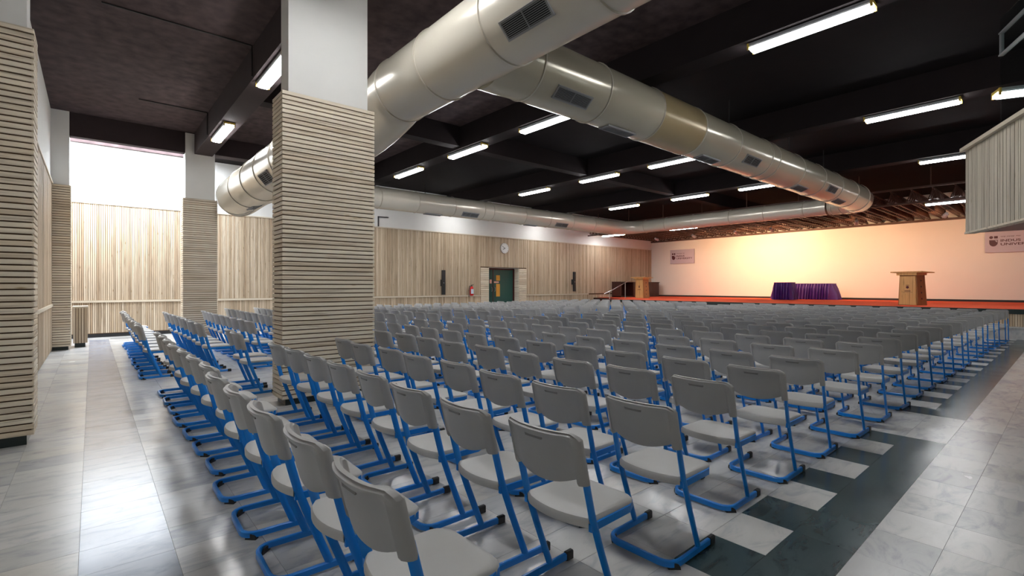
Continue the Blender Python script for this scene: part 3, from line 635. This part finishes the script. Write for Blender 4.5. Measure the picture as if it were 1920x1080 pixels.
for k, (j, w_) in enumerate(((4, 0.30), (8, 0.55), (12, 1.25), (15, 1.25), (21, 0.65), (26, 0.40), (30, 0.25))):
    y = 17.72 - 0.56 * j + 0.1
    spot(24.2, y, 4.11, 27.4, y + (9.6 - y) * 0.25, 2.7, 'small pale spotlight under the trusses aimed at the stage wall, %s from the left' % ORD[k], SPOT_W * w_)

# ------------------------------------------------------------------ timber booth at right
P0 = Vector((9.50, 1.06, 0)); D_ = Vector((-0.916, -0.402, 0)); NB = Vector((0.402, -0.916, 0))   # along the face toward the camera, inward normal
bo = empty('booth', (0, 0, 0), label='projecting timber clad booth with glass screen at the right edge', category='booth')
P1 = P0 + D_ * 4.6
def prism(pts, z0, z1):
    n = len(pts); return MB().add([(p.x, p.y, z0) for p in pts] + [(p.x, p.y, z1) for p in pts], [tuple(range(n))[::-1], tuple(range(n, 2 * n))] + [(i, (i + 1) % n, n + (i + 1) % n, n + i) for i in range(n)])
Pe = Vector((P0.x + 0.3, Y_R + 0.01, 0)); Pf = Vector((P1.x, Y_R + 0.01, 0))
inn = 0.03
obj('parapet_core', prism([P0 + NB * inn + D_ * 0.02, P0 + NB * 0.14 + D_ * 0.02, P1 + NB * 0.14, P1 + NB * inn], 2.22, 3.38), 'gap', bo)
obj('booth_floor', prism([P1 + NB * inn, Pf, Pe, P0 + NB * inn + D_ * 0.02], 2.20, 2.34), 'plinth', bo)
obj('end_wall', prism([P0 + NB * 0.03, Pe + Vector((-0.1, 0, 0)), Pe, P0 + NB * 0.03 + Vector((0.06, 0, 0))], 2.34, 3.38), 'white', bo)
mb = MB(); k = 0.0
while k < 4.55:
    a = P0 + D_ * k; b_ = P0 + D_ * (k + 0.041); t = random.uniform(0.026, 0.034)
    pts = [a + NB * (0.03 - t), b_ + NB * (0.03 - t), b_ + NB * 0.03, a + NB * 0.03]
    q = prism(pts[::-1], 2.215, 3.375); mb.add(q.v, q.f); k += 0.047
obj('timber_slats', mb, 'wood_booth', bo, kind='stuff')
obj('parapet_cap', prism([P0 - D_ * 0.06 - NB * 0.05, P0 - D_ * 0.06 + NB * 0.2, P1 + NB * 0.2, P1 - NB * 0.05][::-1], 3.38, 3.43), 'cap', bo)
obj('bottom_batten', prism([P0 - D_ * 0.01 - NB * 0.012, P0 + NB * 0.1, P1 + NB * 0.1, P1 - NB * 0.012][::-1], 2.19, 2.215), 'wood_x', bo)
g0 = P0 + D_ * 0.80 + NB * 0.09
obj('glass_pane', prism([g0, g0 + NB * 0.012, P1 + NB * 0.102, P1 + NB * 0.09][::-1], 3.43, 4.86), 'glass', bo)
for z in (4.38, 4.66): obj('screen_bar', prism([g0 - NB * 0.02, g0 + NB * 0.03, P1 + NB * 0.12, P1 + NB * 0.07][::-1], z, z + 0.016), 'grille', bo)
obj('screen_post', prism([g0 - NB * 0.01, g0 + NB * 0.03, g0 + NB * 0.03 + D_ * 0.02, g0 - NB * 0.01 + D_ * 0.02][::-1], 4.396, 4.66), 'grille', bo)
lamp(9.25, 0.05, 3.93, 'lit tube lamp seen through the booth glass at right', rot=math.radians(25), watts=6)

# ------------------------------------------------------------------ things on the far wall
ck = empty('wall_clock', (15.02, Y_F - 0.024, 3.27), label='round white wall clock above the door', category='clock')
obj('rim', MB().tube([(0, 0, 0), (0, -0.05, 0)], 0.25, 32), 'steel', ck, True); obj('face', MB().tube([(0, -0.048, 0), (0, -0.054, 0)], 0.225, 32), 'clock', ck)
for nm, an, L_, w_ in (('hour_hand', -123, 0.12, 0.012), ('minute_hand', 56, 0.17, 0.009)):
    a = math.radians(90 - an) if nm == 'hour_hand' else math.radians(90 + an)
    obj(nm, MB().rod((-0.03 * math.cos(a), -0.058, -0.03 * math.sin(a)), (L_ * math.cos(a), -0.058, L_ * math.sin(a)), w_, 4), 'black', ck)
for k in range(12):
    a = k * PI / 6; obj('hour_mark', MB().rod((0.185 * math.cos(a), -0.056, 0.185 * math.sin(a)), (0.205 * math.cos(a), -0.056, 0.205 * math.sin(a)), 0.006, 4), 'black', ck)
for x, zc, lb in ((11.47, 1.61, 'slim black column loudspeaker on the far wall, left of the extinguisher'), (19.82, 1.70, 'slim black column loudspeaker on the far wall, right of the door')):
    sp = empty('column_loudspeaker', (x, Y_F - 0.03, zc), label=lb, category='loudspeaker', group='column loudspeakers')
    obj('cabinet', MB().cbox(-0.07, 0.07, -0.24, -0.12, -0.53, 0.53, 0.012), 'black', sp); obj('bracket', MB().box(-0.04, 0.10, -0.14, 0.0, -0.16, 0.12), 'black', sp)
    obj('badge', MB().tube([(-0.02, -0.24, -0.02), (-0.02, -0.245, -0.02)], 0.018, 8), 'steel', sp)
fe = empty('fire_extinguisher', (13.03, Y_F - 0.13, 1.02), label='red fire extinguisher with pale label hung beside the door', category='extinguisher')
rg = lambda r, z, n=18: [(r * math.cos(2 * PI * k / n), r * math.sin(2 * PI * k / n), z) for k in range(n)]
obj('cylinder', MB().loft([rg(0.07, 0), rg(0.085, 0.02), rg(0.085, 0.34), rg(0.06, 0.40), rg(0.03, 0.42)]), 'red', fe, 50)
obj('valve', MB().loft([rg(0.022, 0.42), rg(0.022, 0.46)]).box(-0.02, 0.09, -0.012, 0.012, 0.46, 0.48).box(-0.02, 0.10, -0.012, 0.012, 0.50, 0.515), 'black', fe)
obj('hose', MB().tube([(-0.02, 0, 0.45), (-0.12, 0, 0.44), (-0.15, 0, 0.30), (-0.16, 0, 0.0), (-0.16, 0, -0.06)], 0.012, 6), 'black', fe)
obj('label_band', MB().loft([[(0.0865 * math.cos(a), 0.0865 * math.sin(a), z) for a in [-2.6 + 0.2 * i for i in range(11)]] for z in (0.09, 0.30)], False, False), 'label', fe)
obj('wall_hook', MB().box(-0.03, 0.03, 0.08, 0.125, 0.3, 0.36), 'steel', fe)
cj = MB().box(8.55, 8.58, Y_F - 0.05, Y_F, 3.81, 4.18)
cj.box(8.55, 9.0, Y_F - 0.04, Y_F, 4.18, 4.21)
obj('cable_trunking', cj, 'conduit', label='black cable run on the white wall under the duct', category='cable run')
# linear floor drain by the far wall
obj('floor_drain', MB().box(0.38, 1.4, 17.35, 17.41, 0.0, 0.006), 'black', label='dark slot drain in the floor before the far wall', category='drain')

# ------------------------------------------------------------------ chairs
def leg_x(z):
    zs = [0.0, 0.12, 0.28, 0.447, 0.586, 0.82]; xs = [0.135, 0.088, 0.025, -0.035, -0.072, -0.13]
    return float(np.interp(z, zs, xs))
def back_mesh(ny, vz):
    HW = 0.214; inner = np.linspace(-0.855, 0.855, ny - 6); us = np.concatenate([[-1, -0.965, -0.875], inner, [0.875, 0.965, 1]])
    rear, front = [], []
    for v in vz:
        for u in us:
            y = u * HW; a = abs(y)
            zt = 0.835 - (0.05 * (1 - math.sqrt(max(0, 1 - ((a - 0.168) / 0.05) ** 2))) if a > 0.168 else 0)
            zb = 0.606 if abs(u) > 0.86 else 0.594 + 0.042 * (abs(u) / 0.86) ** 2
            z = zb + (zt - zb) * v
            x = leg_x(z) - 0.058 * (1 - abs(u) ** 2.6)
            ed = min((1 - abs(u)) * HW, (zt - z) * 1.0); bd = z - zb
            rim = 0.015 * max(0.0, min(1.0, (0.040 - ed) / 0.016))
            tr_, tf_ = 0.008 + rim, 0.012
            if a > 0.184: tr_, tf_ = 0.024, 0.022
            if ed < 0.004: tr_, tf_ = (0.006, 0.004) if a < 0.19 else (0.010, 0.010)
            if bd < 0.004: tr_ *= 0.7; tf_ *= 0.7
            if v > 0.999: tr_ = 0.014 if a < 0.184 else 0.016
            rear.append((x - tr_, y, z)); front.append((x + tf_, y, z))
    n = len(us); k = len(vz); mb = MB(); fs = []
    idx = lambda i, j: i * n + j
    o = n * k
    for i in range(k - 1):
        for j in range(n - 1):
            fs.append((idx(i, j), idx(i + 1, j), idx(i + 1, j + 1), idx(i, j + 1)))
            fs.append((o + idx(i, j), o + idx(i, j + 1), o + idx(i + 1, j + 1), o + idx(i + 1, j)))
    for j in range(n - 1):
        fs.append((idx(0, j), idx(0, j + 1), o + idx(0, j + 1), o + idx(0, j)))
        fs.append((idx(k - 1, j), o + idx(k - 1, j), o + idx(k - 1, j + 1), idx(k - 1, j + 1)))
    for i in range(k - 1):
        fs.append((idx(i, 0), o + idx(i, 0), o + idx(i + 1, 0), idx(i + 1, 0)))
        fs.append((idx(i, n - 1), idx(i + 1, n - 1), o + idx(i + 1, n - 1), o + idx(i, n - 1)))
    return mb.add(rear + front, fs)
def seat_mesh(nseg):
    out = []
    for i in range(nseg):                                     # rear edge, from right to left, bulging rearward
        f = i / nseg; y = -0.194 + 0.388 * f; out.append((-0.055 - 0.045 * (1 - (y / 0.194) ** 2), y))
    def cor(cx_, cy_, r, a0, a1, n): return [(cx_ + r * math.cos(a0 + (a1 - a0) * i / n), cy_ + r * math.sin(a0 + (a1 - a0) * i / n)) for i in range(n + 1)]
    out += cor(-0.032, 0.176, 0.02, PI * 0.9, PI / 2, 2) + cor(0.240, 0.121, 0.075, PI / 2, 0, max(3, nseg // 2)) + cor(0.240, -0.121, 0.075, 0, -PI / 2, max(3, nseg // 2)) + cor(-0.032, -0.176, 0.02, -PI / 2, -PI * 0.9, 2)
    def sc(k, z, dz=0.0): return [(0.10 + (x - 0.10) * k, y * k, z + dz * max(0, (x - 0.1) / 0.2) ** 2) for x, y in out]
    rings = [sc(0.94, 0.408), sc(0.995, 0.414, -0.004), sc(1.0, 0.440, -0.006), sc(0.965, 0.453, -0.010), sc(0.86, 0.455, -0.006), sc(0.5, 0.449)]
    return MB().loft(rings)
def leg_mesh(n=8):
    zs = [0.02, 0.07, 0.13, 0.20, 0.28, 0.36, 0.45, 0.55, 0.66]
    return MB().loft([[(leg_x(z) + 0.021 * math.cos(2 * PI * k / n), 0.0115 * math.sin(2 * PI * k / n), z) for k in range(n)] for z in zs])
def runner_mesh(nc=5):
    pth = [(0.255, 0.2), (-0.04, 0.2)] + [(-0.07 + 0.075 * math.cos(a), 0.125 + 0.075 * math.sin(a)) for a in np.linspace(PI / 2, PI, nc)][0:] + \
          [(-0.07 + 0.075 * math.cos(a), -0.125 + 0.075 * math.sin(a)) for a in np.linspace(PI, 1.5 * PI, nc)] + [(-0.04, -0.2), (0.255, -0.2)]
    rings = []
    for i, (x, y) in enumerate(pth):
        a = pth[max(0, i - 1)]; b_ = pth[min(len(pth) - 1, i + 1)]; tx, ty = b_[0] - a[0], b_[1] - a[1]; l = math.hypot(tx, ty); nx_, ny_ = -ty / l, tx / l
        rings.append([(x + nx_ * w, y + ny_ * w, z) for w, z in ((-0.011, 0.012), (0.011, 0.012), (0.011, 0.040), (0.006, 0.045), (-0.006, 0.045), (-0.011, 0.040))])
    return MB().loft(rings)
def rail_mesh():
    pth = [(-0.05, 0.198), (0.235, 0.197), (0.287, 0.172), (0.311, 0.115), (0.311, -0.115), (0.287, -0.172), (0.235, -0.197), (-0.05, -0.198)]
    rings = []
    for i, (x, y) in enumerate(pth):
        a = pth[max(0, i - 1)]; b_ = pth[min(len(pth) - 1, i + 1)]; tx, ty = b_[0] - a[0], b_[1] - a[1]; l = math.hypot(tx, ty); nx_, ny_ = -ty / l, tx / l
        rings.append([(x + nx_ * w, y + ny_ * w, z) for w, z in ((-0.008, 0.398), (0.008, 0.398), (0.008, 0.431), (-0.008, 0.431))])
    return MB().loft(rings)
VZ = [0, 0.06, 0.30, 0.60, 0.80, 0.90, 0.95, 0.985, 1.0]
C_back = back_mesh(21, VZ).mesh('backrest', 'back', 50)
C_seat = seat_mesh(8).mesh('seat', 'seat', 50)
C_leg = leg_mesh().mesh('leg', 'blue', 50)
C_run = runner_mesh().mesh('floor_runner', 'blue', 40)
C_rail = rail_mesh().mesh('seat_frame', 'blue', 40)
C_cap = MB().cbox(0.235, 0.293, -0.0145, 0.0145, 0.006, 0.050, 0.007).mesh('end_cap', 'black')
C_gl = MB().loft([[(0.032 * math.cos(a), w, max(0, 0.034 * math.sin(a))) for a in np.linspace(0, PI, 8)] for w in (-0.015, 0.015)]).mesh('glide', 'black', 40)
C_slot = MB().loft([[(leg_x(0.795) - 0.0655 - dx, y, z) for y, z in ((-0.055, 0.800), (0.055, 0.800), (0.048, 0.786), (-0.048, 0.786))] for dx in (0.0, 0.006)]).mesh('grip_slot', 'slot')
CHAIR_PARTS = [('backrest', C_back, (0, 0, 0), 0), ('seat', C_seat, (0, 0, 0), 0), ('seat_frame', C_rail, (0, 0, 0), 0), ('leg', C_leg, (0, 0.2, 0), 0), ('leg', C_leg, (0, -0.2, 0), 0), ('floor_runner', C_run, (0, 0, 0), 0)]
CHAIR_FINE = [('end_cap', C_cap, (0, 0.2, 0), 0), ('end_cap', C_cap, (0, -0.2, 0), 0), ('glide', C_gl, (-0.103, 0.187, 0), 0.75), ('glide', C_gl, (-0.103, -0.187, 0), -0.75)]

def blocked(x, y):
    for cx0, cx1, cy0, cy1 in ((1.72, 2.89, 6.20, 6.62), (1.76, 2.53, 14.93, 15.35)):
        if cx0 - 0.33 < x < cx1 + 0.26 and cy0 - 0.25 < y < cy1 + 0.25: return True
    return False
NEAR_X = [0.69, 1.49, 2.22, 3.06, 3.80, 4.60, 5.46, 6.31, 7.10, 8.0, 8.75, 9.54, 10.43, 11.2, 11.96, 12.8, 13.64, 14.48, 15.4, 16.15, 17.0, 17.92]
RIGHT_Y = [1.53, 1.53, 1.54, 1.625, 1.62, 1.59, 1.55, 1.55, 1.55, 1.55, 1.54, 1.53, 1.52, 1.51, 1.50, 1.49, 1.48, 1.46, 1.44, 1.42, 1.40, 1.38]
rc = random.Random(11); seats = []
for r, bx_ in enumerate(NEAR_X):
    k = 0
    for n_ in range(12):
        x = bx_ + 0.13 + rc.uniform(-0.025, 0.025); y = RIGHT_Y[min(r, len(RIGHT_Y) - 1)] + 0.580 * n_ + rc.uniform(-0.02, 0.02)
        if blocked(x, y): continue
        k += 1; seats.append((x, y, rc.gauss(0, 0.025), 'n', r, k))
for r in range(24):
    bx_ = 0.60 + 0.753 * r; k = 0
    for n_ in range(11):
        x = bx_ + 0.13 + rc.uniform(-0.03, 0.03); y = 9.80 + 0.578 * n_ - 0.215 + rc.uniform(-0.02, 0.02)
        if blocked(x, y): continue
        k += 1; seats.append((x, y, rc.gauss(0, 0.025), 'f', r, k))
def vis(sx):
    p = cpx(sx[0], sx[1], 0.6)
    return p[2] if p and -60 < p[0] < 1980 else 900
seats.sort(key=vis)
rowname = lambda r: 'rearmost row' if r == 0 else '%s row from the back' % ORD[r]
for q, (x, y, rz, blk, r, k) in enumerate(seats[:300]):
    if blk == 'n': lb = 'grey plastic chair, blue frame, %s from right in the %s' % (ORD[k - 1], rowname(r))
    else: lb = 'grey blue-framed chair, %s beyond the cross aisle in the %s' % (ORD[k - 1], rowname(r))
    t = empty('stacking_chair', (x, y, 0), (0, 0, rz), label=lb, category='chair', group='grey chairs with blue frames set in rows')
    d = vis((x, y))
    for nm, me, lc, rr_ in CHAIR_PARTS + (CHAIR_FINE if d < 9.5 else []):
        obj(nm, me, None, t, loc=lc, rot=(0, 0, rr_))
    if d < 6.5: obj('grip_slot', C_slot, None, t)
# the rest of the rows, too far to tell apart one by one: one mesh
lo = [(back_mesh(13, [0, 0.1, 0.6, 0.93, 1.0]), 0), (seat_mesh(4), 1), (rail_mesh(), 2), (runner_mesh(3), 2)]
lg = leg_mesh(6); l1 = MB(); l1.add([(a, b_ + 0.2, c_) for a, b_, c_ in lg.v], lg.f); l1.add([(a, b_ - 0.2, c_) for a, b_, c_ in lg.v], lg.f); lo.append((l1, 2))
cv, cf, cmi = [], [], []
for mb, mi in lo:
    o = len(cv); cv += mb.v; cf += [tuple(i + o for i in f) for f in mb.f]; cmi += [mi] * len(mb.f)
cv = np.array(cv); AV, AF, AM = [], [], []
for q, (x, y, rz, *_r) in enumerate(seats[300:]):
    c_, s_ = math.cos(rz), math.sin(rz)
    AV.append(np.stack([cv[:, 0] * c_ - cv[:, 1] * s_ + x, cv[:, 0] * s_ + cv[:, 1] * c_ + y, cv[:, 2]], 1))
    o = q * len(cv); AF += [tuple(i + o for i in f) for f in cf]; AM += cmi
if AV:
    me = bpy.data.meshes.new('distant_chairs'); me.from_pydata(np.concatenate(AV).tolist(), [], AF)
    for m_ in ('back', 'seat', 'blue'): me.materials.append(M[m_])
    me.polygons.foreach_set('material_index', AM); me.polygons.foreach_set('use_smooth', [True] * len(AF)); me.set_sharp_from_angle(angle=0.9); me.update()
    obj('distant_chairs', me, None, label='farthest rows of grey chairs with blue frames before the stage', category='chair', kind='stuff')
